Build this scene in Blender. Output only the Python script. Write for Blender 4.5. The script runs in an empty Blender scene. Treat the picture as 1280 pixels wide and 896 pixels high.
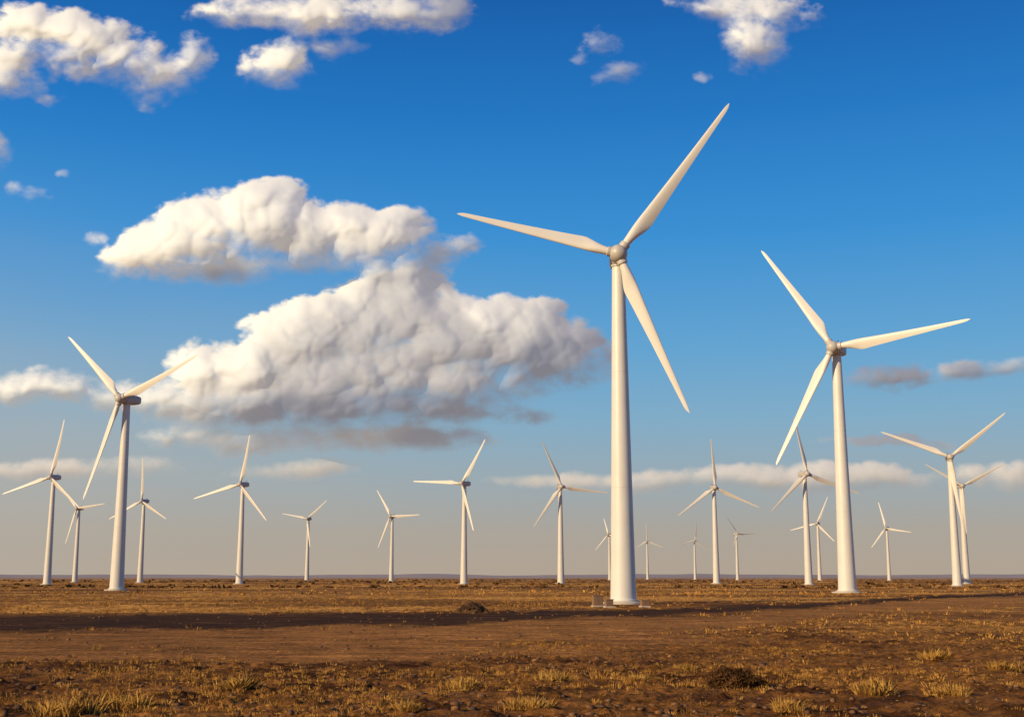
import bpy, math, random
import numpy as np
from mathutils import Matrix, Vector
random.seed(4); rng = np.random.default_rng(7)
C = bpy.context.scene.collection
PI = math.pi
# ------------------------------------------------------------------ camera model
F = 1540.0; CH = 4.4; HY = 720.5
P = math.atan((HY - 448) / F); SP, CP = math.sin(P), math.cos(P)
def ray(px, py):
    xc = (px - 640) / F; yc = -(py - 448) / F
    return Vector((xc, CP - yc * SP, SP + yc * CP))
CAM = Vector((0, 0, CH))
def ground_pt(px, py):
    d = ray(px, py); t = -CH / d.z
    return CAM + d * t
def proj(x, y, z=0.0):
    x = np.asarray(x, float); y = np.asarray(y, float); z = np.asarray(z, float) - CH
    dep = y * CP + z * SP; up = -y * SP + z * CP
    dep = np.where(dep < 1e-3, 1e-3, dep)
    return 640 + F * x / dep, 448 - F * up / dep
cd = bpy.data.cameras.new('camera'); cam = bpy.data.objects.new('camera', cd); C.objects.link(cam)
cam.location = CAM; cam.rotation_euler = (PI / 2 + P, 0, 0)
cd.sensor_width = 36; cd.lens = F / 1280 * 36; cd.clip_start = .1; cd.clip_end = 60000
bpy.context.scene.camera = cam
sc = bpy.context.scene
sc.view_settings.view_transform = 'Standard'; sc.view_settings.look = 'None'; sc.view_settings.exposure = 0

# ------------------------------------------------------------------ node helpers
class NT:
    def __init__(s, tree): s.t = tree
    def n(s, typ, **kw):
        nd = s.t.nodes.new(typ)
        for k, v in kw.items(): setattr(nd, k, v)
        return nd
    def link(s, a, b): s.t.links.new(a, b)
    def put(s, sock, v):
        if hasattr(v, 'is_output'): s.t.links.new(v, sock)
        else: sock.default_value = v
    def m(s, op, a, b=None, c=None, clamp=False):
        nd = s.n('ShaderNodeMath', operation=op); nd.use_clamp = clamp
        for i, v in enumerate((a, b, c)):
            if v is not None: s.put(nd.inputs[i], v)
        return nd.outputs[0]
    def v(s, op, a, b=None, c=None):
        nd = s.n('ShaderNodeVectorMath', operation=op)
        for i, q in enumerate((a, b, c)):
            if q is not None:
                if op == 'SCALE' and i == 1: s.put(nd.inputs['Scale'], q)
                else: s.put(nd.inputs[i], q)
        return nd.outputs['Value'] if op in ('DOT_PRODUCT', 'LENGTH') else nd.outputs[0]
    def mix(s, f, a, b, typ='MIX'):
        nd = s.n('ShaderNodeMix', data_type='RGBA', blend_type=typ)
        s.put(nd.inputs[0], f); s.put(nd.inputs[6], a); s.put(nd.inputs[7], b)
        return nd.outputs[2]
    def noise(s, vec, scale, detail=4, rough=.5, dist=0, color=False):
        nd = s.n('ShaderNodeTexNoise'); s.put(nd.inputs['Vector'], vec)
        nd.inputs['Scale'].default_value = scale; nd.inputs['Detail'].default_value = detail
        nd.inputs['Roughness'].default_value = rough; nd.inputs['Distortion'].default_value = dist
        return nd.outputs[1 if color else 0]
    def ramp(s, f, stops, interp='LINEAR'):
        nd = s.n('ShaderNodeValToRGB'); s.put(nd.inputs[0], f); cr = nd.color_ramp; cr.interpolation = interp
        while len(cr.elements) < len(stops): cr.elements.new(.5)
        for e, (p, c) in zip(cr.elements, stops): e.position = p; e.color = (*c, 1)
        return nd.outputs[0]
    def maprange(s, v, a, b, c=0, d=1, smooth=True):
        nd = s.n('ShaderNodeMapRange'); nd.interpolation_type = 'SMOOTHSTEP' if smooth else 'LINEAR'
        s.put(nd.inputs[0], v)
        for i, q in enumerate((a, b, c, d)): s.put(nd.inputs[i + 1], q)
        return nd.outputs[0]
def srgb(r, g, b):
    f = lambda c: (c / 255 / 12.92) if c / 255 <= .04045 else ((c / 255 + .055) / 1.055) ** 2.4
    return (f(r), f(g), f(b))
def new_mat(name):
    m = bpy.data.materials.new(name); m.use_nodes = True
    nt = NT(m.node_tree); b = m.node_tree.nodes['Principled BSDF']
    return m, nt, b

# ------------------------------------------------------------------ sun and sky
SUN_DIR = Vector((-0.74, -0.60, 0.37)).normalized()
sl = bpy.data.lights.new('sun', 'SUN'); so = bpy.data.objects.new('sun', sl); C.objects.link(so)
sl.energy = 4.9; sl.angle = math.radians(.55); sl.color = (1, .78, .48)
so.rotation_euler = SUN_DIR.to_track_quat('Z', 'Y').to_euler()
w = bpy.data.worlds.new('World'); sc.world = w; w.use_nodes = True
nt = NT(w.node_tree); bg = w.node_tree.nodes['Background']
tc = nt.n('ShaderNodeTexCoord'); D = tc.outputs['Generated']
sep = nt.n('ShaderNodeSeparateXYZ'); nt.link(D, sep.inputs[0])
X, Y, Z = sep.outputs
sky = nt.n('ShaderNodeTexSky', sky_type='NISHITA'); sky.sun_disc = False
sky.sun_elevation = math.asin(SUN_DIR.z); sky.sun_rotation = math.atan2(SUN_DIR.x, SUN_DIR.y)
sky.dust_density = 2.0
nish = nt.v('SCALE', sky.outputs[0], 0.10)
grad = nt.ramp(Z, [(0, srgb(180, 165, 148)), (.035, srgb(172, 165, 155)), (.08, srgb(152, 170, 180)), (.125, srgb(128, 172, 200)),
                   (.18, srgb(98, 164, 210)), (.27, srgb(54, 144, 212)), (.36, srgb(29, 119, 196)), (.45, srgb(15, 92, 170)), (1, srgb(10, 60, 140))])
hazen = nt.noise(nt.v('MULTIPLY', D, (1, 1, 3.5)), 2.2, 4, .5)
side = nt.maprange(X, .12, -.5, 0, 1)
hz_f = nt.m('MULTIPLY', nt.m('MULTIPLY', side, nt.maprange(Z, .34, .04)), nt.m('MULTIPLY', hazen, .85))
grad = nt.mix(hz_f, grad, (*srgb(188, 180, 168), 1))
skyc = nt.mix(.05, grad, nish)
nt.link(skyc, bg.inputs['Color']); bg.inputs['Strength'].default_value = 1.0

# ------------------------------------------------------------------ materials
def paint(name, col, var=.08, rough=.42):
    m, q, b = new_mat(name)
    t = q.n('ShaderNodeTexCoord'); oi = q.n('ShaderNodeObjectInfo')
    n1 = q.noise(q.v('MULTIPLY', t.outputs['Object'], (1, 1, .12)), 1.3, 6, .6)
    n2 = q.noise(t.outputs['Object'], .25, 3, .5)
    f = q.m('MULTIPLY', q.m('MULTIPLY', n1, n2), 2.2, clamp=True)
    dirt = tuple(c * (1 - var * 3) * k for c, k in zip(col, (1, .95, .86)))
    c = q.mix(q.m('MULTIPLY', f, .5), (*col, 1), (*dirt, 1))
    c = q.mix(1.0, c, oi.outputs['Color'], 'MULTIPLY')
    q.link(c, b.inputs['Base Color']); b.inputs['Roughness'].default_value = rough
    return m
M_white = paint('white_tower_paint', (.73, .695, .62))
M_blade = paint('white_blade_paint', (.78, .73, .63), .06, .42)
M_grey = paint('grey_hub_paint', (.54, .50, .44), .1)
M_conc = paint('concrete', (.55, .48, .38), .12, .9)
M_seam = paint('seam_paint', (.67, .64, .57))
M_cab = paint('brown_cabinet_paint', (.26, .15, .08), .15, .6)
M_dark = paint('dark_metal', (.06, .055, .05), .1, .5)

def mesh_obj(name, verts, faces, mat, parent=None, smooth=False, loc=None):
    me = bpy.data.meshes.new(name)
    me.from_pydata([tuple(v) for v in verts], [], faces); me.update()
    if smooth:
        me.polygons.foreach_set('use_smooth', [True] * len(me.polygons))
    me.materials.append(mat)
    o = bpy.data.objects.new(name, me); C.objects.link(o)
    if parent: o.parent = parent
    if loc: o.location = loc
    return o
def np_mesh(name, V, Fc, mat, smooth=False, attrs=None):
    V = np.asarray(V, np.float32); Fc = np.asarray(Fc, np.int32); k = Fc.shape[1]
    me = bpy.data.meshes.new(name)
    me.vertices.add(len(V)); me.vertices.foreach_set('co', V.ravel())
    me.loops.add(Fc.size); me.loops.foreach_set('vertex_index', Fc.ravel())
    me.polygons.add(len(Fc)); me.polygons.foreach_set('loop_start', np.arange(0, Fc.size, k, dtype=np.int32))
    try: me.polygons.foreach_set('loop_total', np.full(len(Fc), k, np.int32))
    except Exception: pass
    if smooth: me.polygons.foreach_set('use_smooth', np.ones(len(Fc), bool))
    me.update(calc_edges=True); me.validate()
    for an, col in (attrs or {}).items():
        a = me.color_attributes.new(an, 'FLOAT_COLOR', 'POINT'); a.data.foreach_set('color', np.asarray(col, np.float32).ravel())
    me.materials.append(mat)
    o = bpy.data.objects.new(name, me); C.objects.link(o); return o
def lathe(profile, n=48, axis='Z', cap=True):
    V, Fc = [], []
    for (r, z) in profile:
        for i in range(n):
            a = 2 * PI * i / n
            V.append((r * math.cos(a), r * math.sin(a), z) if axis == 'Z' else (r * math.cos(a), z, -r * math.sin(a)))
    for j in range(len(profile) - 1):
        for i in range(n):
            k = (i + 1) % n; Fc.append((j * n + i, j * n + k, (j + 1) * n + k, (j + 1) * n + i))
    if cap:
        Fc.append(tuple(reversed(range(n)))); Fc.append(tuple(range((len(profile) - 1) * n, len(profile) * n)))
    return V, Fc
def box(x0, x1, y0, y1, z0, z1, base=None):
    V, Fc = base if base else ([], [])
    b = len(V)
    V += [(x0, y0, z0), (x1, y0, z0), (x1, y1, z0), (x0, y1, z0), (x0, y0, z1), (x1, y0, z1), (x1, y1, z1), (x0, y1, z1)]
    Fc += [tuple(b + i for i in f) for f in ((0, 3, 2, 1), (4, 5, 6, 7), (0, 1, 5, 4), (1, 2, 6, 5), (2, 3, 7, 6), (3, 0, 4, 7))]
    return V, Fc
def sm(o, ang=40):
    for p in o.data.polygons: p.use_smooth = True
    try: o.data.set_sharp_from_angle(angle=math.radians(ang))
    except Exception: pass
    return o
def empty(name, label, cat, group=None, loc=(0, 0, 0)):
    o = bpy.data.objects.new(name, None); C.objects.link(o); o.location = loc; o.empty_display_size = 1
    o['label'] = label; o['category'] = cat
    if group: o['group'] = group
    return o
def tag(o, label, cat, group=None):
    o['label'] = label; o['category'] = cat
    if group: o['group'] = group
    return o

# ------------------------------------------------------------------ turbine parts (hub height 60 m)
HH = 60.0; OH = 3.1; BL = 28.0
def blade_mesh():
    NS, NP = 44, 20; V, Fc = [], []
    for i in range(NS):
        t = (i / (NS - 1)); r = 1.0 + (BL - 1.0) * t
        k = min(1, max(0, (t - .03) / .17)); k = k * k * (3 - 2 * k)
        if t < .2: ch = 1.25 + (2.35 - 1.25) * k
        else: ch = 2.35 + (.55 - 2.35) * ((t - .2) / .8) ** .82
        if t > .94: ch *= math.sqrt(max(.02, 1 - ((t - .94) / .06) ** 2 * .97))
        thick = (1 - k) * 1.0 + k * (.30 - .14 * t)
        tw = math.radians(3 + 15 * (1 - t) ** 1.6) * k
        for j in range(NP):
            a = 2 * PI * j / NP
            xc = .5 * (1 - math.cos(a)); sg = 1 if math.sin(a) >= 0 else -1
            ya = 5 * (.2969 * math.sqrt(xc) - .126 * xc - .3516 * xc ** 2 + .2843 * xc ** 3 - .1036 * xc ** 4)
            yc_ = .5 * abs(math.sin(a))
            yy = sg * ((1 - k) * yc_ + k * ya) * thick * ch
            xo = (1 - k) * .5 + k * .32
            xx = (xc - xo) * ch
            V.append((xx * math.cos(tw) - yy * math.sin(tw), xx * math.sin(tw) + yy * math.cos(tw) - .9 * t * t, r))
    for i in range(NS - 1):
        for j in range(NP):
            k = (j + 1) % NP; Fc.append((i * NP + j, i * NP + k, (i + 1) * NP + k, (i + 1) * NP + j))
    Fc.append(tuple(range((NS - 1) * NP, NS * NP)))
    return V, Fc
def tr(z): t = (z - .45) / 57.85; return 2.2 - 1.08 * t ** .92
def build_turbine():
    root = empty('wind_turbine', 'x', 'wind turbine', 'white wind turbines standing across the plain')
    V, Fc = lathe([(3.7, -.5), (3.7, .22), (3.55, .34), (2.9, .36), (2.85, .5), (2.3, .52)], 48); sm(mesh_obj('foundation', V, Fc, M_conc, root), 25)
    V, Fc = lathe([(tr(.45 + 57.85 * i / 24), .45 + 57.85 * i / 24) for i in range(25)], 64); t = sm(mesh_obj('tower', V, Fc, M_white, root))
    V, Fc = lathe([(2.46, .5), (2.46, .72), (2.27, .76), (2.2, .92)], 48, cap=False); sm(mesh_obj('base_flange', V, Fc, M_white, t), 30)
    for z in (19.5, 39.5):
        V, Fc = lathe([(tr(z), z - .05), (tr(z) + .014, z - .04), (tr(z) + .014, z + .04), (tr(z), z + .05)], 64, cap=False)
        sm(mesh_obj('section_seam', V, Fc, M_seam, t), 30)
    V, Fc = lathe([(1.12, 58.25), (1.3, 58.35), (1.3, 58.75), (1.2, 58.8)], 40); sm(mesh_obj('yaw_bearing', V, Fc, M_grey, root), 30)
    V, Fc = [], []; n = 32
    secs = [(-1.45, 1.05, 1.1, 60), (-1.3, 1.3, 1.36, 60), (-.3, 1.45, 1.5, 60.05), (1.5, 1.55, 1.6, 60.1), (3.4, 1.48, 1.52, 60.15), (4.7, 1.32, 1.34, 60.25), (5.3, 1.1, 1.08, 60.3), (5.5, .8, .75, 60.35)]
    for (y, a_, b_, zc) in secs:
        for i in range(n):
            a = 2 * PI * i / n; c, s = math.cos(a), math.sin(a); e = .5
            V.append((a_ * math.copysign(abs(c) ** e, c), y, zc + b_ * math.copysign(abs(s) ** e, s) * .98))
    for j in range(len(secs) - 1):
        for i in range(n):
            k = (i + 1) % n; Fc.append((j * n + k, j * n + i, (j + 1) * n + i, (j + 1) * n + k))
    Fc.append(tuple(range(n))); Fc.append(tuple(reversed(range((len(secs) - 1) * n, len(secs) * n))))
    na = sm(mesh_obj('nacelle', V, Fc, M_grey, root), 45)
    b = box(-.5, -.42, 3.8, 3.88, 61.5, 62.8); box(.42, .5, 3.8, 3.88, 61.5, 62.8, b); box(-.5, .5, 3.8, 3.88, 62.2, 62.27, b); box(-.62, -.3, 3.72, 3.96, 62.8, 62.9, b)
    mesh_obj('wind_sensor', b[0], b[1], M_dark, na)
    V, Fc = lathe([(.9, 1.65), (1.42, 1.5), (1.56, .9), (1.58, 0), (1.46, -.7), (1.2, -1.15), (.86, -1.45), (.45, -1.62), (.1, -1.68)], 48, 'Y')
    hb = sm(mesh_obj('rotor_hub', V, Fc, M_grey, root), 50)
    hb.location = (0, -OH, HH)
    V, Fc = blade_mesh(); V2, F2 = lathe([(.76, 1.0), (.82, 1.2), (.82, 1.8), (.66, 1.9)], 32)
    b0 = sm(mesh_obj('blade', V, Fc, M_blade, root), 60); c0 = sm(mesh_obj('root_collar', V2, F2, M_grey, b0), 30)
    for _ in range(2):
        b1 = b0.copy(); C.objects.link(b1); c1 = c0.copy(); C.objects.link(c1); c1.parent = b1
    return root
def copy_tree(o, parent=None):
    c = o.copy(); C.objects.link(c)
    if parent: c.parent = parent
    for ch in list(o.children): copy_tree(ch, c)
    return c
def fit(Hb, tips, s, lo, hi):
    best = None
    for rz in range(lo, hi + 1, 2):
        for td in (0, 3, 6):
            R = Matrix.Rotation(math.radians(rz), 3, 'Z') @ Matrix.Rotation(-math.radians(td), 3, 'X')
            ex, nn, ez = R @ Vector((1, 0, 0)), R @ Vector((0, -1, 0)), R @ Vector((0, 0, 1))
            A = []
            for (px, py) in tips:
                d = ray(px, py); t = (Hb - CAM).dot(nn) / d.dot(nn)
                v = CAM + d * t - Hb
                A.append((math.atan2(v.dot(ex), v.dot(ez)), v.length / s))
            A.sort(); ml = sum(a[1] for a in A) / 3
            cost = sum((a[1] / ml - 1) ** 2 for a in A)
            for i in range(3):
                da = (A[(i + 1) % 3][0] - A[i][0]) % (2 * PI); cost += (da - 2 * PI / 3) ** 2
            cost += .02 * (rz / 60) ** 2
            if best is None or cost < best[0]: best = (cost, rz, td, A, ml)
    return best
T = [
 ((773,317), 755, [(913,129),(575,270),(861,516)], (-16,-4), 'tallest white wind turbine, nearest the camera, standing right of the big cloud', 1.0),
 ((1041,434), 741, [(953,315),(1214,400),(972,582)], (-30,-6), 'second tallest white wind turbine, with one blade reaching far out to the right', 1.0),
 ((150,498), 738, [(88,422),(250,444),(107,625)], (-50,-20), 'largest wind turbine on the left side, grey nacelle sticking out to the right', .97),
 ((63,596), None, [(82,523),(4,618),(100,634)], (-50,-10), 'mid-sized wind turbine nearest the left edge of the photo', .93),
 ((96,635), None, [(132,629),(82,681),(78,612)], (-50,10), 'small wind turbine just left of the largest left-hand turbine tower', .88),
 ((177,626), None, [(179,571),(208,648),(137,649)], (-50,10), 'small wind turbine just right of the largest left-hand turbine tower', .88),
 ((300,605), None, [(313,544),(242,624),(334,650)], (-40,40), 'wind turbine standing alone below the left end of the low cloud, one blade nearly upright', .92),
 ((384,648), None, [(353,642),(409,625),(388,684)], (-40,40), 'small wind turbine with a blade hanging down along its tower, left of centre', .86),
 ((488,645), None, [(472,613),(526,643),(473,685)], (-40,40), 'small wind turbine left of centre with one blade level to the right', .86),
 ((577,604), None, [(607,550),(516,602),(593,663)], (-40,40), 'mid-sized wind turbine at centre with one blade level to the left', .92),
 ((702,608), None, [(677,552),(760,616),(666,660)], (-40,40), 'mid-sized wind turbine next left of the tallest tower', .92),
 ((760,668), None, [(755,648),(744,688),(778,672)], (-40,40), 'tiny far wind turbine partly hidden behind the left edge of the tallest tower', .85),
 ((809,676), None, [(807,653),(829,684),(796,684)], (-40,40), 'tiny far wind turbine just right of the tallest tower', .85),
 ((869,675), None, [(870,650),(848,682),(883,687)], (-40,40), 'tiny far wind turbine close to the left of a mid-sized turbine', .85),
 ((894,609), None, [(888,548),(847,645),(949,634)], (-40,40), 'mid-sized wind turbine with an upright blade, between the two tallest towers', .92),
 ((922,667), None, [(908,646),(944,667),(914,692)], (-40,40), 'tiny far wind turbine just right of the mid-sized turbine with the upright blade', .86),
 ((1009,592), None, [(991,521),(963,640),(1074,617)], (-40,40), 'mid-sized wind turbine left of the second tallest, its rotor partly behind the larger rotor', .94),
 ((1021,654), None, [(1035,620),(988,663),(1043,676)], (-40,40), 'small far wind turbine squeezed beside the tower left of the second tallest turbine', .87),
 ((1107,660), None, [(1098,627),(1140,665),(1090,684)], (-40,40), 'small far wind turbine standing alone right of the second tallest tower', .86),
 ((1188,571), None, [(1256,516),(1100,540),(1203,656)], (-30,30), 'larger of the two overlapping wind turbines at the right edge', .95),
 ((1203,607), None, [(1254,580),(1157,581),(1208,668)], (-30,30), 'smaller wind turbine overlapped by the larger one at the right edge', .88),
]
proto = build_turbine()
roots = []
for idx, (hub, by, tips, (lo, hi), label, tint) in enumerate(T):
    d = ray(*hub)
    if by:
        gp = ground_pt(hub[0], by); Hb = CAM + d * (gp.y / d.y); s = Hb.z / HH
    else:
        Hb = CAM + d * ((HH - CH) / d.z); s = 1.0
    cost, rz, td, A, ml = fit(Hb, tips, s, lo, hi)
    r = proto if idx == 0 else copy_tree(proto)
    rzr = math.radians(rz)
    r.rotation_euler = (0, 0, rzr); r.scale = (s, s, s)
    r.location = (Hb.x - math.sin(rzr) * OH * s, Hb.y + math.cos(rzr) * OH * s, 0)
    r['label'] = label; roots.append(r)
    bs = [c for c in r.children if c.name.startswith('blade')]
    for b, (a, L) in zip(bs, A):
        k = ml / BL; L2 = .8 * L + .2 * ml
        b.matrix_local = Matrix.Translation((0, -OH, HH)) @ Matrix.Rotation(-math.radians(td), 4, 'X') @ Matrix.Rotation(a, 4, 'Y') @ Matrix.Diagonal((k, k, L2 / BL, 1))
    for c in r.children_recursive:
        if c.type == 'MESH': c.color = (tint, tint * .985 if tint < 1 else 1, tint * .97 if tint < 1 else 1, 1)  # farther turbines greyed, aerial haze put into the object colour
        if c.name.startswith('rotor_hub'): c.rotation_euler = (-math.radians(td), 0, 0)

# ------------------------------------------------------------------ noise
TAB = rng.random((256, 256)); TB2 = rng.random((256, 256)); TB3 = rng.random((256, 256))
def vnoise(x, y):
    xi = np.floor(x).astype(int); yi = np.floor(y).astype(int); fx = x - xi; fy = y - yi
    fx = fx * fx * (3 - 2 * fx); fy = fy * fy * (3 - 2 * fy)
    a = TAB[xi & 255, yi & 255]; b = TAB[(xi + 1) & 255, yi & 255]; c = TAB[xi & 255, (yi + 1) & 255]; d = TAB[(xi + 1) & 255, (yi + 1) & 255]
    return (a * (1 - fx) + b * fx) * (1 - fy) + (c * (1 - fx) + d * fx) * fy
def fbm(x, y, o=4, g=.5):
    s = 0; a = 1; t = 0; c_, s_ = math.cos(.6), math.sin(.6)
    for i in range(o):
        s = s + a * vnoise(x + 17.3 * i, y + 9.1 * i); t += a; a *= g
        x, y = (x * c_ - y * s_) * 2.03, (x * s_ + y * c_) * 2.03
    return s / t
def worley(x, y):
    """smooth (soft-min) squared distance to the nearest cell point"""
    xi = np.floor(x).astype(int); yi = np.floor(y).astype(int); e = 0
    for i in (-1, 0, 1):
        for j in (-1, 0, 1):
            cx, cy = xi + i, yi + j
            d = (cx + TB2[cx & 255, cy & 255] - x) ** 2 + (cy + TB3[cx & 255, cy & 255] - y) ** 2
            e = e + np.exp(-9 * d)
    return -np.log(e) / 9
def sst(a, b, x):
    t = np.clip((x - a) / (b - a), 0, 1); return t * t * (3 - 2 * t)
def blur(A, n, it=2):
    for _ in range(it):
        for ax in (0, 1):
            Cs = np.cumsum(np.pad(A, [(n + 1, n) if a == ax else (0, 0) for a in (0, 1)], mode='edge'), axis=ax)
            A = (Cs[2 * n + 1:] - Cs[:-2 * n - 1]) / (2 * n + 1) if ax == 0 else (Cs[:, 2 * n + 1:] - Cs[:, :-2 * n - 1]) / (2 * n + 1)
    return A
# ------------------------------------------------------------------ clouds: relief sheets hanging 12 km away, lit by the sun, with self-shadow and glow painted in
# (cx, cy, rx, ry, density)
blobs = [(190,314,60,34,1),(255,292,66,44,1),(330,276,68,48,1),(346,246,34,26,1),(400,302,86,42,1),(465,300,66,36,1),(502,284,38,26,.95),(545,308,46,20,.65),(285,334,110,20,.85),(400,328,140,18,.8),
 (500,368,56,42,1),(440,404,82,48,1),(382,426,78,48,1),(305,466,94,44,1),(560,420,92,52,1),(648,406,60,38,1),(612,450,124,46,1),(702,442,66,42,1),(748,455,40,26,.7),(450,472,210,54,1),(236,498,84,30,.85),(525,508,110,26,.95),(350,512,160,26,.95),(610,492,80,16,.65),(430,500,150,30,1),
 (390,548,200,20,.9),(505,547,100,20,.98),(285,545,94,14,.75),(450,530,160,14,.6),(66,486,86,23,.8),(5,484,54,20,.9),(150,490,84,20,.6),(205,500,54,20,.6),
 (54,38,66,33,.9),(128,62,70,40,.95),(200,94,52,30,.85),(22,70,50,24,.8),(15,106,46,22,.7),(62,126,20,8,.45),(195,128,28,13,.55),(240,70,22,26,.4),
 (316,12,72,24,.85),(398,20,60,32,.9),(344,84,44,28,.85),(490,12,68,26,.65),(555,20,42,22,.55),(420,60,30,14,.35),
 (932,8,80,24,.7),(946,52,42,34,.7),(990,24,34,18,.4),(748,50,30,17,.36),(775,92,34,13,.32),(720,70,16,8,.2),(876,98,14,7,.25),(-6,185,17,30,.55),(40,243,18,10,.45),(108,296,18,9,.5),(74,220,10,6,.3),(15,238,14,7,.3),
 (1105,472,56,15,.85),(1210,466,52,16,.7),(1256,456,32,13,.6),(1118,555,88,8,.65),
 (1060,602,104,19,1),(950,598,140,19,1),(820,602,116,15,.95),(700,604,86,9,.85),(1245,592,66,20,.95),(60,588,88,14,.85),(160,584,70,12,.75),(370,586,78,13,.9),(652,521,48,13,.8)]
darks = [(738,448,96,75,.9),(772,92,40,24,.6),(580,10,50,50,.7),(1105,471,80,32,1.5),(1215,466,80,26,1.0),(1118,555,100,20,1.3),(652,521,64,26,1.3),(1060,614,135,11,.9),(930,612,140,9,.7),(500,514,220,22,.6),(930,80,50,26,.4),(560,552,70,22,.6),(545,312,50,32,.7),(340,344,150,12,.5)]  # shade painted on cloud bases and right ends, plus greyer clouds
stp = 1.1
px1 = np.arange(-70, 1350, stp); py1 = np.arange(-70, 640, stp)
PX, PY = np.meshgrid(px1, py1, indexing='xy')
WX = PX + (fbm(PX / 70, PY / 70, 5, .45) - .5) * 38; WY = PY + (fbm(PX / 70 + 31, PY / 70 + 7, 5, .45) - .5) * 22
acc = np.zeros_like(PX); hsum = np.zeros_like(PX); SH = 5.0; op = np.zeros_like(PX)
for (cx, cy, rx, ry, o_) in blobs:
    k = 1.14; d = ((WX - cx) / (rx * k)) ** 2 + ((WY - cy) / (ry * k)) ** 2
    e = np.exp(np.clip(-SH * d, -60, 0)); acc += e; op += e * o_
    hh = ry * np.sqrt(np.clip(1.2 - d, 0, None)); hsum = np.maximum(hsum, hh) + .15 * np.minimum(hsum, hh)
B = 1 + np.log(np.maximum(acc, 1e-24)) / SH; op = op / np.maximum(acc, 1e-24)
B = np.minimum(B, 1.2)
hsum = blur(hsum, 8)
wx2 = PX + (fbm(PX / 40, PY / 40, 3, .5) - .5) * 26; wy2 = PY + (fbm(PX / 40 + 9, PY / 40 + 3, 3, .5) - .5) * 26
dome = lambda s, o: 1 - np.clip(worley(wx2 / s + o, wy2 / (s * .85) + o) + .05, 0, 1)
d1, d2, d3, d4 = dome(58, 0), dome(29, 5.3), dome(14, 11.1), dome(7, 2.2)
f1 = fbm(PX / 46 + 5, PY / 30 + 5, 7, .58); f2 = fbm(PX / 16 + 25, PY / 10 + 5, 6, .62)
low = sst(520, 600, PY)
cen = lambda A: A - A.mean()
thin = 1 - np.clip((op - .4) / .6, 0, 1)
gy_ = np.gradient(blur(hsum, 8), axis=0)
under = sst(-.1, .6, -gy_); crown = sst(0, .5, gy_) * (op > .9)
Dn = B - .03 + cen(d1) * .45 + cen(d2) * .36 + cen(d3) * .24 + (f1 - .5) * (.5 + 1.8 * thin) * (1 - .6 * low) + (f2 - .5) * (.5 + .9 * thin)
wisp = sst(.42, .60, fbm(PX / 90 + 60, PY / 55, 3))
soft = .40 + .55 * wisp * (1 - .8 * crown) + .55 * under + .4 * low + 1.0 * thin - .1 * crown
alpha = sst(-.06, 1, Dn / soft) * (.35 + .65 * np.clip(op * 1.15, 0, 1))
alpha *= (1 - .08 * low)
od = np.zeros_like(PX)
for i in range(1, PX.shape[0]):
    prev = np.roll(od[i - 1], 1) if i % 2 else od[i - 1]
    od[i] = prev * .982 + alpha[i - 1] * .018
od = blur(od, 4)
big = np.clip(hsum / 40, .1, 1)
relief = blur(hsum * 1.3 * sst(-.3, .8, Dn), 7) + big * blur(d1 * 20 + d2 * 9 + f1 * 4, 3) + big * blur(d3 * 3.4 + f2 * 1.2, 1, 2)
relief = relief * (1 - .5 * low)
painted_shade = np.zeros_like(PX)
for (cx, cy, rx, ry, a_) in darks: painted_shade = np.maximum(painted_shade, a_ * np.exp(-(((WX - cx) / rx) ** 2 + ((WY - cy) / ry) ** 2)))
painted_shade = np.clip(painted_shade + .66 * sst(.40, .88, od + (f1 - .5) * .22), 0, 1)  # depth toward the sun adds self-shadow painted into the cloud colour
dirx = (PX - 640) / F; yc = -(PY - 448) / F; diry = CP - yc * SP; dirz = SP + yc * CP
DIST = 12000.0; tpar = (DIST - relief * DIST / F) / diry
Vc = np.stack([dirx * tpar, diry * tpar, CH + dirz * tpar], -1).reshape(-1, 3)
H_, W_ = PX.shape
vis = alpha > .004
cell = vis[:-1, :-1] | vis[1:, :-1] | vis[:-1, 1:] | vis[1:, 1:]
idx = np.arange(H_ * W_).reshape(H_, W_)
Fq = np.stack([idx[:-1, :-1], idx[1:, :-1], idx[1:, 1:], idx[:-1, 1:]], -1)[cell]
used, inv = np.unique(Fq, return_inverse=True); Fq = inv.reshape(-1, 4)
attr = np.stack([alpha, painted_shade, low, np.ones_like(painted_shade)], -1).reshape(-1, 4)[used]
m, q, b = new_mat('cloud_vapour'); q.t.nodes.remove(b)
at = q.n('ShaderNodeAttribute'); at.attribute_name = 'alpha_shade_haze'; sp_ = q.n('ShaderNodeSeparateColor'); q.link(at.outputs['Color'], sp_.inputs[0])
A_, K_, L_ = sp_.outputs
alb = q.mix(K_, (.52, .56, .57, 1), (.10, .115, .16, 1)); alb = q.mix(q.m('MULTIPLY', L_, .8), alb, (.24, .245, .255, 1))  # painted shade darkens the albedo; low clouds blend toward a haze tone
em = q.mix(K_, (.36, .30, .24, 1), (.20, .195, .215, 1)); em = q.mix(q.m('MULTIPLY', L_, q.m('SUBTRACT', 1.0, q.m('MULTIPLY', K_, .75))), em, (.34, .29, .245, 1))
df = q.n('ShaderNodeBsdfDiffuse'); q.link(alb, df.inputs['Color'])
ee = q.n('ShaderNodeEmission'); q.link(em, ee.inputs['Color'])  # cloud glow stands in for light scattered inside it
ad = q.n('ShaderNodeAddShader'); q.link(df.outputs[0], ad.inputs[0]); q.link(ee.outputs[0], ad.inputs[1])
tp = q.n('ShaderNodeBsdfTransparent'); mx = q.n('ShaderNodeMixShader'); q.link(A_, mx.inputs[0]); q.link(tp.outputs[0], mx.inputs[1]); q.link(ad.outputs[0], mx.inputs[2])
q.link(mx.outputs[0], q.t.nodes['Material Output'].inputs['Surface'])
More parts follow.
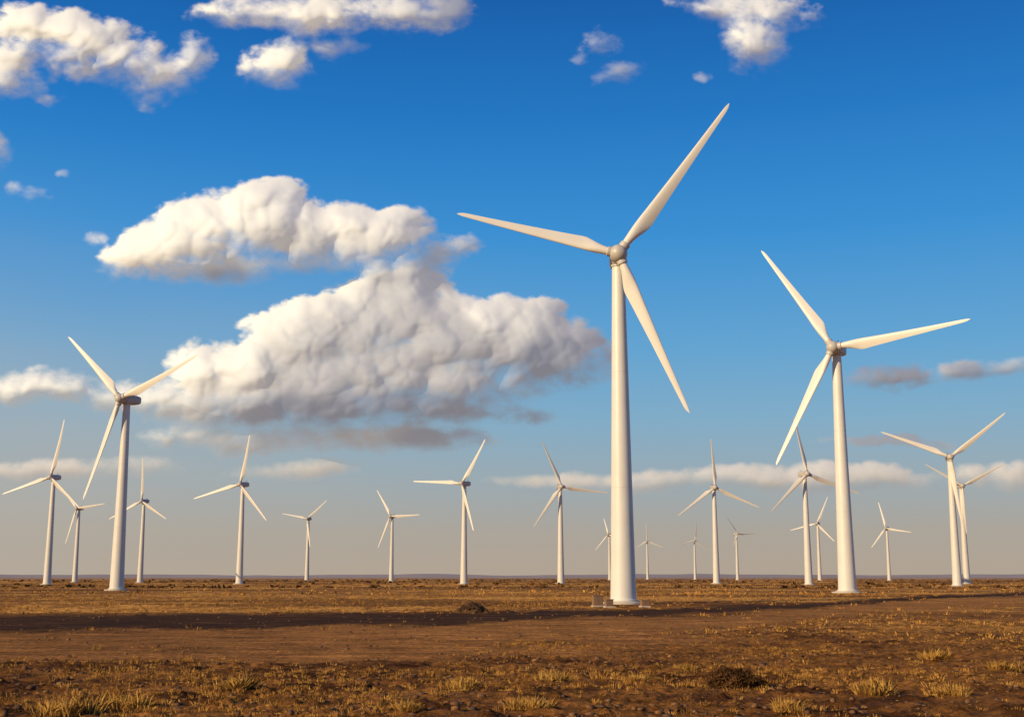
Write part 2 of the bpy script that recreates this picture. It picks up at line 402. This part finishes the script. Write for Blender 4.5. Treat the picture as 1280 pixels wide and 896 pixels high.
try: m.cycles.emission_sampling = 'NONE'
except Exception: pass
ck = np_mesh('sky_clouds', Vc[used], Fq, m, True, {'alpha_shade_haze': attr}); ck['kind'] = 'structure'

# ------------------------------------------------------------------ road and sandy strip, laid out on the ground
RU = [(-400,767),(0,770),(300,768),(600,765),(760,762),(900,758),(1050,752),(1150,745),(1280,740),(1700,734)]
RL = [(-400,796),(0,792),(300,786),(600,778),(760,771),(900,765),(1050,757),(1150,749),(1280,743),(1700,736)]
TL = [(-400,840),(0,834),(300,829),(600,822),(760,804),(900,789),(1050,777),(1150,769),(1280,761),(1700,748)]
def interp(pl, px): return np.interp(px, [p[0] for p in pl], [p[1] for p in pl])
def zones(x, y):
    px, py = proj(x, y); vis = (y > 8)
    wob = (fbm(x * .11, y * .05, 4, .6) - .5)
    sc_ = np.clip((py - HY) / 60, .1, 1.6)
    u = interp(RU, px) + wob * 14 * sc_; l = interp(RL, px) + (fbm(x * .13 + 40, y * .06, 4, .6) - .5) * 16 * sc_
    tl = interp(TL, px) + (fbm(x * .08 + 80, y * .08, 5, .6) - .5) * 60 * sc_
    e = 4.5 * sc_
    road = sst(u - e, u + e, py) * (1 - sst(l - e, l + e, py)) * vis
    track = sst(l - e, l + e, py) * (1 - sst(tl - 14 * sc_, tl + 14 * sc_, py)) * vis
    return road, track
def height(x, y):
    road, track = zones(x, y); r = np.hypot(x, y)
    k = 1 - np.maximum(road, track * .85)
    near = 1 - sst(150, 500, r)
    h = (fbm(x * .05, y * .05, 3) - .5) * .35 * k
    h = h + (np.maximum(fbm(x * 1.3, y * 1.3, 4, .6) - .45, 0)) * .6 * near * k
    h = h + (fbm(x * 3.6, y * 3.6, 2) - .5) * .09 * near * (k * .75 + .25)
    for rt in roots[:3]:
        d = np.hypot(x - rt.location.x, y - rt.location.y); h = h * sst(5, 14, d)
    return h
ang = np.concatenate([np.arange(-27, 27.001, .10), np.arange(29, 333, 4)]); ang = np.radians(ang)
rad = np.concatenate([[.5, 6, 14, 22, 28], 31 * 1.0052 ** np.arange(0, 540), 31 * 1.0052 ** 540 * 1.06 ** np.arange(1, 62)])
RR, AA = np.meshgrid(rad, ang, indexing='ij'); gx = (RR * np.sin(AA)).ravel(); gy = (RR * np.cos(AA)).ravel()
gz = height(gx, gy); road, track = zones(gx, gy); r = np.hypot(gx, gy)
patch = fbm(gx * .035, gy * .02, 4); fine = fbm(gx * .35, gy * .3, 4, .6)
dark = np.array((.10, .038, .011)); mid = np.array((.27, .112, .026)); gold = np.array((.70, .33, .068)); sand = np.array((.40, .17, .043)); roadc = np.array((.07, .03, .011))
m1 = sst(.42, .60, .45 * patch + .55 * fine)[:, None]
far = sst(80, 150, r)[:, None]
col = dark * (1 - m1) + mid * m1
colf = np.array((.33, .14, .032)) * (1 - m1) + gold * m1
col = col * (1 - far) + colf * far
streak = sst(.5, .64, fbm(gx * .008, gy * .035, 4, .6))[:, None] * far
col = col * (1 - streak * .75) + np.array((.15, .06, .016)) * streak * .75
rut = (.45 + 1.1 * fbm(gx * .03 + 3, gy * .45, 5, .65))[:, None] * (.55 + .9 * fbm(gx * .4, gy * .4, 4, .6))[:, None]
t3 = track[:, None] * .8; col = col * (1 - t3) + sand * rut * t3
r3 = road[:, None]; col = col * (1 - r3) + roadc * r3
hz = sst(1300, 4500, r)[:, None] * .75; col = col * (1 - hz) + np.array((.40, .31, .25)) * hz  # aerial haze painted into the far ground colour
nA, nR = len(ang), len(rad)
I = np.arange(nR - 1)[:, None] * nA; J = np.arange(nA)[None, :]; K = (J + 1) % nA
Fq = np.stack([I + J, I + K, I + nA + K, I + nA + J], -1).reshape(-1, 4)[:, ::-1]
m, q, b = new_mat('dry_earth')
at = q.n('ShaderNodeAttribute'); at.attribute_name = 'tint'; t = q.n('ShaderNodeNewGeometry'); Pn = t.outputs['Position']
n1 = q.noise(Pn, 2.2, 6, .68); n3 = q.noise(q.v('MULTIPLY', Pn, (.3, 1, 1)), .6, 4, .65)
f = q.m('ADD', q.m('MULTIPLY', n1, 1.9), q.m('MULTIPLY', n3, 1.4))
f = q.maprange(f, 1.25, 2.1, .25, 1.72, False)
vec = q.n('ShaderNodeCombineXYZ'); [q.link(f, vec.inputs[i]) for i in range(3)]
q.link(q.mix(1.0, at.outputs['Color'], vec.outputs[0], 'MULTIPLY'), b.inputs['Base Color'])
b.inputs['Roughness'].default_value = .95; b.inputs['Specular IOR Level'].default_value = .05
bp = q.n('ShaderNodeBump'); bp.inputs['Strength'].default_value = 1.0; bp.inputs['Distance'].default_value = .2
q.link(q.noise(Pn, 4.5, 6, .7), bp.inputs['Height']); q.link(bp.outputs[0], b.inputs['Normal'])
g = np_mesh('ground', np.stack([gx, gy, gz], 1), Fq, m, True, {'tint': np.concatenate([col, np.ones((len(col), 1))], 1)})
g['kind'] = 'structure'
# ------------------------------------------------------------------ dark road sheet
m, q, b = new_mat('dark_road_surface'); Pn = q.n('ShaderNodeNewGeometry').outputs['Position']
c = q.ramp(q.noise(q.v('MULTIPLY', Pn, (.22, 1, 1)), .55, 7, .72), [(.36, (.03, .013, .006)), (.53, (.065, .028, .010)), (.68, (.18, .078, .024))])
q.link(c, b.inputs['Base Color']); b.inputs['Roughness'].default_value = .95; b.inputs['Specular IOR Level'].default_value = .05
bp = q.n('ShaderNodeBump'); bp.inputs['Strength'].default_value = .9; bp.inputs['Distance'].default_value = .2
q.link(q.noise(Pn, 3, 6, .7), bp.inputs['Height']); q.link(bp.outputs[0], b.inputs['Normal'])
pxs = np.arange(-300, 1600, 3.0); Vr = []; NRW = 8
for px in pxs:
    u = float(interp(RU, px)); l = float(interp(RL, px)); s_ = (l - HY) / 60; u += 2 * s_; l -= 2 * s_
    a0 = ground_pt(px, u); u += (float(fbm(np.array(a0.x * .25), np.array(3.3), 4, .65)) - .5) * 15 * s_; l += (float(fbm(np.array(a0.x * .3), np.array(8.3), 4, .65)) - .5) * 17 * s_
    if l < u + 2: l = u + 2
    pa, pb = ground_pt(px, u), ground_pt(px, l)
    for k in range(NRW):
        p_ = pa.lerp(pb, k / (NRW - 1)); Vr.append((p_.x, p_.y, .035 if 0 < k < NRW - 1 else -.03))
Vr = np.array(Vr); Vr[:, 2] += np.maximum(height(Vr[:, 0], Vr[:, 1]), -.02)
n = len(pxs); I = np.arange(n - 1)[:, None] * NRW; J = np.arange(NRW - 1)[None]
Fr = np.stack([I + J, I + J + 1, I + NRW + J + 1, I + NRW + J], -1).reshape(-1, 4)
rd = np_mesh('road', Vr, Fr, m, True); rd['kind'] = 'structure'
# ------------------------------------------------------------------ low distant hills
m, q, b = new_mat('hazy_hills'); Pn = q.n('ShaderNodeNewGeometry').outputs['Position']
q.link(q.ramp(q.noise(Pn, .0012, 5, .6), [(.3, (.25, .21, .21)), (.7, (.36, .29, .26))]), b.inputs['Base Color']); b.inputs['Roughness'].default_value = 1  # distance haze is put into the hill colour
V, Fc = [], []; N = 400
for i in range(N):
    a = math.radians(-45 + 90 * i / (N - 1)); h = 6 + 34 * float(fbm(np.array(i * .045), np.array(2.), 4, .55)) ** 1.4; R0 = 9000
    for (rr, hh) in ((R0, -2), (R0 + 250, h * .7), (R0 + 600, h), (R0 + 1500, -2)): V.append((rr * math.sin(a), rr * math.cos(a), hh))
for i in range(N - 1):
    for k in range(3): Fc.append((i * 4 + k, i * 4 + 4 + k, i * 4 + 5 + k, i * 4 + 1 + k))
h = mesh_obj('hills', V, Fc, m, None, True); h['kind'] = 'structure'

# ------------------------------------------------------------------ dry grass
def grass_mat(name, c1, c2, c3):
    m, q, b = new_mat(name); Pn = q.n('ShaderNodeNewGeometry').outputs['Position']
    c = q.ramp(q.noise(Pn, 1.1, 3, .7), [(.3, c1), (.5, c2), (.68, c3)])
    q.link(c, b.inputs['Base Color']); b.inputs['Roughness'].default_value = .8; b.inputs['Specular IOR Level'].default_value = .1
    return m
M_grass = grass_mat('dry_grass', (.12, .05, .012), (.40, .195, .044), (.70, .38, .09))
M_gold = grass_mat('golden_grass', (.24, .125, .028), (.48, .26, .06), (.70, .41, .10))
M_shrub = grass_mat('brown_shrub_twigs', (.05, .024, .008), (.11, .05, .016), (.22, .11, .033))
M_far = grass_mat('far_scrub', (.05, .028, .012), (.13, .065, .022), (.36, .18, .05))
def tufts(cx, cy, cz, size, nb, width=.028, flat=.62):
    n = len(cx); tot = n * nb
    X0 = np.repeat(cx, nb); Y0 = np.repeat(cy, nb); Z0 = np.repeat(cz, nb); S = np.repeat(size, nb)
    a = rng.random(tot) * 2 * PI; rr = np.sqrt(rng.random(tot)) * .45 * S; lean = rng.random(tot) ** .7 * 1.3
    bx, by_ = X0 + rr * np.cos(a), Y0 + rr * np.sin(a); L = S * (.45 + .6 * rng.random(tot)) * flat
    ta = a + rng.normal(0, .5, tot); tx = bx + L * np.sin(lean) * np.cos(ta); ty = by_ + L * np.sin(lean) * np.sin(ta); tz = Z0 + L * np.cos(lean) * .95
    wa = rng.random(tot) * PI; wv = width * (.6 + .8 * rng.random(tot)) * np.clip(S / .5, .7, 3)
    dx, dy = np.cos(wa) * wv / 2, np.sin(wa) * wv / 2
    mx, my, mz = (bx * .45 + tx * .55), (by_ * .45 + ty * .55), Z0 + (tz - Z0) * .68
    V = np.stack([np.stack([bx - dx, by_ - dy, Z0 - .05], 1), np.stack([bx + dx, by_ + dy, Z0 - .05], 1), np.stack([mx + dx * .8, my + dy * .8, mz], 1), np.stack([tx, ty, tz], 1), np.stack([mx - dx * .8, my - dy * .8, mz], 1)], 1).reshape(-1, 3)
    return V, np.arange(tot * 5).reshape(-1, 5)
def scatter(n, r0, r1, amax, dens_pow, want):
    u = rng.random(n); r = (r0 ** dens_pow + u * (r1 ** dens_pow - r0 ** dens_pow)) ** (1 / dens_pow)
    a = np.radians((rng.random(n) * 2 - 1) * amax); x, y = r * np.sin(a), r * np.cos(a)
    road, track = zones(x, y); keep = rng.random(n) < want(x, y, road, track)
    return x[keep], y[keep]
def w_near(x, y, rd_, tk): return (.10 + .9 * sst(.42, .60, fbm(x * .12, y * .09, 4, .6))) * (1 - rd_) * (1 - tk * .95)
Vs, Fs, off_ = [], [], 0
for (n, r0, r1, pw, nb, smin, smax, wd, fl) in ((12500, 36, 95, 1.4, 28, .10, .56, .023, .55), (14000, 95, 330, 1.3, 10, .25, .9, .06, .6), (8000, 300, 900, 1.3, 5, .5, 1.4, .2, .62)):
    x, y = scatter(n, r0, r1, 26, pw, w_near); z = height(x, y); s_ = smin + (smax - smin) * rng.random(len(x)) ** 2.4
    V, Fc = tufts(x, y, z, s_, nb, wd, fl); Vs.append(V); Fs.append(Fc + off_); off_ += len(V)
go = np_mesh('dry_grass', np.concatenate(Vs), np.concatenate(Fs), M_grass)
go['kind'] = 'stuff'; go['label'] = 'small dry golden grass tufts scattered over the brown plain'; go['category'] = 'grass'
ico_v = []; t_ = (1 + 5 ** .5) / 2
for a_ in ((-1, t_, 0), (1, t_, 0), (-1, -t_, 0), (1, -t_, 0), (0, -1, t_), (0, 1, t_), (0, -1, -t_), (0, 1, -t_), (t_, 0, -1), (t_, 0, 1), (-t_, 0, -1), (-t_, 0, 1)): ico_v.append(np.array(a_) / math.sqrt(1 + t_ * t_))
ico_v = np.array(ico_v); ico_f = np.array([(0,11,5),(0,5,1),(0,1,7),(0,7,10),(0,10,11),(1,5,9),(5,11,4),(11,10,2),(10,7,6),(7,1,8),(3,9,4),(3,4,2),(3,2,6),(3,6,8),(3,8,9),(4,9,5),(2,4,11),(6,2,10),(8,6,7),(9,8,1)])
def stones(x, y, z, s_):
    n = len(x); V = np.repeat(ico_v[None], n, 0) * (1 + rng.normal(0, .2, (n, 12, 1))) * np.stack([s_ * (.8 + .6 * rng.random(n)), s_ * (.8 + .6 * rng.random(n)), s_ * (.45 + .4 * rng.random(n))], 1)[:, None]
    V = V + np.stack([x, y, z + s_ * .15], 1)[:, None]
    return V.reshape(-1, 3), (ico_f[None] + (np.arange(n) * 12)[:, None, None]).reshape(-1, 3)
x, y = scatter(17000, 36, 150, 26, 1.2, lambda x, y, a, b_: sst(.38, .60, fbm(x * .2 + 50, y * .2, 3)) * (1 - a * .7) * (1 - b_ * .84))
m, q, b = new_mat('earth_clods'); Pn = q.n('ShaderNodeNewGeometry').outputs['Position']
q.link(q.ramp(q.noise(Pn, 1.7, 3, .7), [(.3, (.05, .021, .008)), (.52, (.14, .06, .019)), (.72, (.34, .165, .05))]), b.inputs['Base Color']); b.inputs['Roughness'].default_value = .95
V, Fc = stones(x, y, height(x, y), .024 + .14 * rng.random(len(x)) ** 4.2)
st = np_mesh('stones', V, Fc, m); st['kind'] = 'stuff'; st['label'] = 'loose brown clods and stones on the foreground earth'; st['category'] = 'stones'
n = 2600; r_ = 500 + 1500 * rng.random(n); a_ = np.radians((rng.random(n) * 2 - 1) * 26); x, y = r_ * np.sin(a_), r_ * np.cos(a_)
kp = rng.random(n) < sst(.4, .6, fbm(x * .01, y * .01, 3)); x, y = x[kp], y[kp]
V, Fc = tufts(x, y, height(x, y), .9 + 2.2 * rng.random(len(x)) ** 2, 14, .5, .7)
fs = np_mesh('scrub', V, Fc, M_far); fs['kind'] = 'stuff'; fs['label'] = 'dark low scrub dotted along the far edge of the plain'; fs['category'] = 'scrub'

# ------------------------------------------------------------------ individual tufts, shrub, mound, cabinets
GT = [(165,884,56,'golden grass tuft low in the left corner, right of the widest corner tuft'),(95,893,66,'widest golden grass tuft at the bottom left edge'),(300,864,48,'golden grass tuft on brown earth, third from the left in the foreground'),
 (583,860,46,'golden grass tuft at bottom centre, left of its paler neighbour'),(692,853,46,'golden grass tuft at bottom centre, midway to the dark shrub'),(800,851,36,'small golden grass tuft left of the dark foreground shrub'),
 (856,838,28,'smallest golden grass tuft just up and left of the dark shrub'),(1095,866,60,'wide golden grass tuft in the right foreground, right of the dark shrub'),(1196,868,50,'golden grass tuft near the bottom right corner'),
 (1166,826,44,'golden grass tuft on the right, higher up than its neighbours'),(511,893,38,'golden grass tuft cut by the bottom edge left of centre'),(664,891,48,'golden grass tuft at the bottom edge near the centre'),
 (985,893,44,'golden grass tuft at the bottom edge below the dark shrub'),(1250,838,38,'golden grass tuft closest to the right edge')]
for (px, py, wpx, lab) in GT:
    p_ = ground_pt(px, py); wid = wpx / F * p_.y; z = float(height(np.array([p_.x]), np.array([p_.y]))[0])
    nc = 14; ox = rng.normal(0, wid * .17, nc); oy = rng.normal(0, wid * .2, nc)
    V, Fc = tufts(ox, oy, np.zeros(nc), np.full(nc, wid * .46) * (.4 + .8 * rng.random(nc)), 50, .018, .78)
    o = np_mesh('grass_tuft', V, Fc, M_gold); o.location = (p_.x, p_.y, z + .04)
    tag(o, lab, 'grass tuft', 'golden grass tufts in the foreground')
p_ = ground_pt(919, 858); z = float(height(np.array([p_.x]), np.array([p_.y]))[0])
sh = empty('shrub', 'dark brown rounded low shrub in the right foreground', 'shrub', None, (p_.x, p_.y, z))
n = 6500; u = rng.normal(0, 1, (n, 3)); u /= np.linalg.norm(u, axis=1)[:, None]; u[:, 2] = abs(u[:, 2]); lump = 1 + .35 * (fbm(u[:, 0] * 2.5 + 5, u[:, 1] * 2.5 + u[:, 2] * 2, 3) - .5) * 2
R_ = (.6 + .4 * rng.random(n) ** .5) * lump; c_ = u * R_[:, None] * np.array((1.15, .9, .78))
e1 = rng.normal(0, 1, (n, 3)); e1 /= np.linalg.norm(e1, axis=1)[:, None]; e2 = np.cross(e1, rng.normal(0, 1, (n, 3))); e2 /= np.linalg.norm(e2, axis=1)[:, None]
sz = (.025 + .035 * rng.random(n))[:, None]
V = np.stack([c_ - e1 * sz * 1.5, c_ + e2 * sz * .6, c_ + e1 * sz * 1.5, c_ - e2 * sz * .6], 1).reshape(-1, 3)
o = np_mesh('foliage', V, np.arange(n * 4).reshape(-1, 4), M_shrub); o.parent = sh
V, Fc = tufts(rng.normal(0, .25, 6), rng.normal(0, .2, 6), np.zeros(6), np.full(6, .85), 50, .018, 1.0); o = np_mesh('branches', V, Fc, M_shrub); o.parent = sh
p_ = ground_pt(590, 766)
V, Fc = [], []; nr, na_ = 14, 40
for i in range(nr):
    for j in range(na_):
        t_ = i / (nr - 1); a = 2 * PI * j / na_; rr = t_ * (1 + .25 * (float(vnoise(np.array(math.cos(a) * 2 + 5), np.array(math.sin(a) * 2 + 5))) - .5))
        xx, yy = 2.1 * rr * math.cos(a), 1.6 * rr * math.sin(a)
        zz = 1.45 * (1 - t_ ** 1.7) * (.6 + .8 * float(fbm(np.array(xx * 1.5 + 9), np.array(yy * 1.5 + 9), 3, .7))) - .08 * t_
        V.append((xx, yy, zz))
for i in range(nr - 1):
    for j in range(na_):
        k = (j + 1) % na_; Fc.append((i * na_ + j, (i + 1) * na_ + j, (i + 1) * na_ + k, i * na_ + k))
M_mound = grass_mat('dark_earth_mound', (.022, .012, .006), (.06, .03, .013), (.15, .08, .03))
md = mesh_obj('mound', V, Fc, M_mound, None, False, (p_.x, p_.y, 0)); tag(md, 'dark lumpy mound of rubble beside the road, left of the tallest turbine', 'mound')
x = rng.normal(0, 1.0, 70); y = rng.normal(0, .7, 70); zz = np.maximum(.95 * (1 - (x / 2.1) ** 2 - (y / 1.6) ** 2), 0)
V, Fc = stones(x, y, zz, .12 + .2 * rng.random(70)); o = np_mesh('rubble', V, Fc, M_mound); o.parent = md; o['kind'] = 'stuff'
def cabinet(px, py, wd, hg, lab):
    p_ = ground_pt(px, py); root = empty('electrical_cabinet', lab, 'cabinet', 'equipment boxes at the foot of the tallest turbine', (p_.x, p_.y, 0)); root.rotation_euler = (0, 0, .25)
    V, Fc = box(-wd / 2 - .12, wd / 2 + .12, -.55, .55, -.1, .2); mesh_obj('plinth', V, Fc, M_conc, root)
    V, Fc = box(-wd / 2, wd / 2, -.45, .45, .2, hg); mesh_obj('housing', V, Fc, M_cab, root)
    V, Fc = box(-wd / 2 - .06, wd / 2 + .06, -.52, .52, hg, hg + .1); mesh_obj('lid', V, Fc, M_cab, root)
    dr = box(-wd / 2 + .08, -.02, -.475, -.45, .28, hg - .08); d1 = mesh_obj('door', dr[0], dr[1], M_cab, root)
    dr = box(.02, wd / 2 - .08, -.475, -.45, .28, hg - .08); mesh_obj('door', dr[0], dr[1], M_cab, root)
    hd = box(-.08, -.05, -.51, -.475, hg * .5, hg * .65); mesh_obj('handle', hd[0], hd[1], M_dark, d1)
cabinet(747, 758, 1.5, 1.6, 'taller brown electrical cabinet, farthest left of the tallest turbine foot')
cabinet(761, 759, 1.1, 1.1, 'lower brown cabinet between the other cabinet and the tallest tower')
cabinet(806, 758.5, 1.2, .95, 'small brown cabinet at the right foot of the tallest tower')
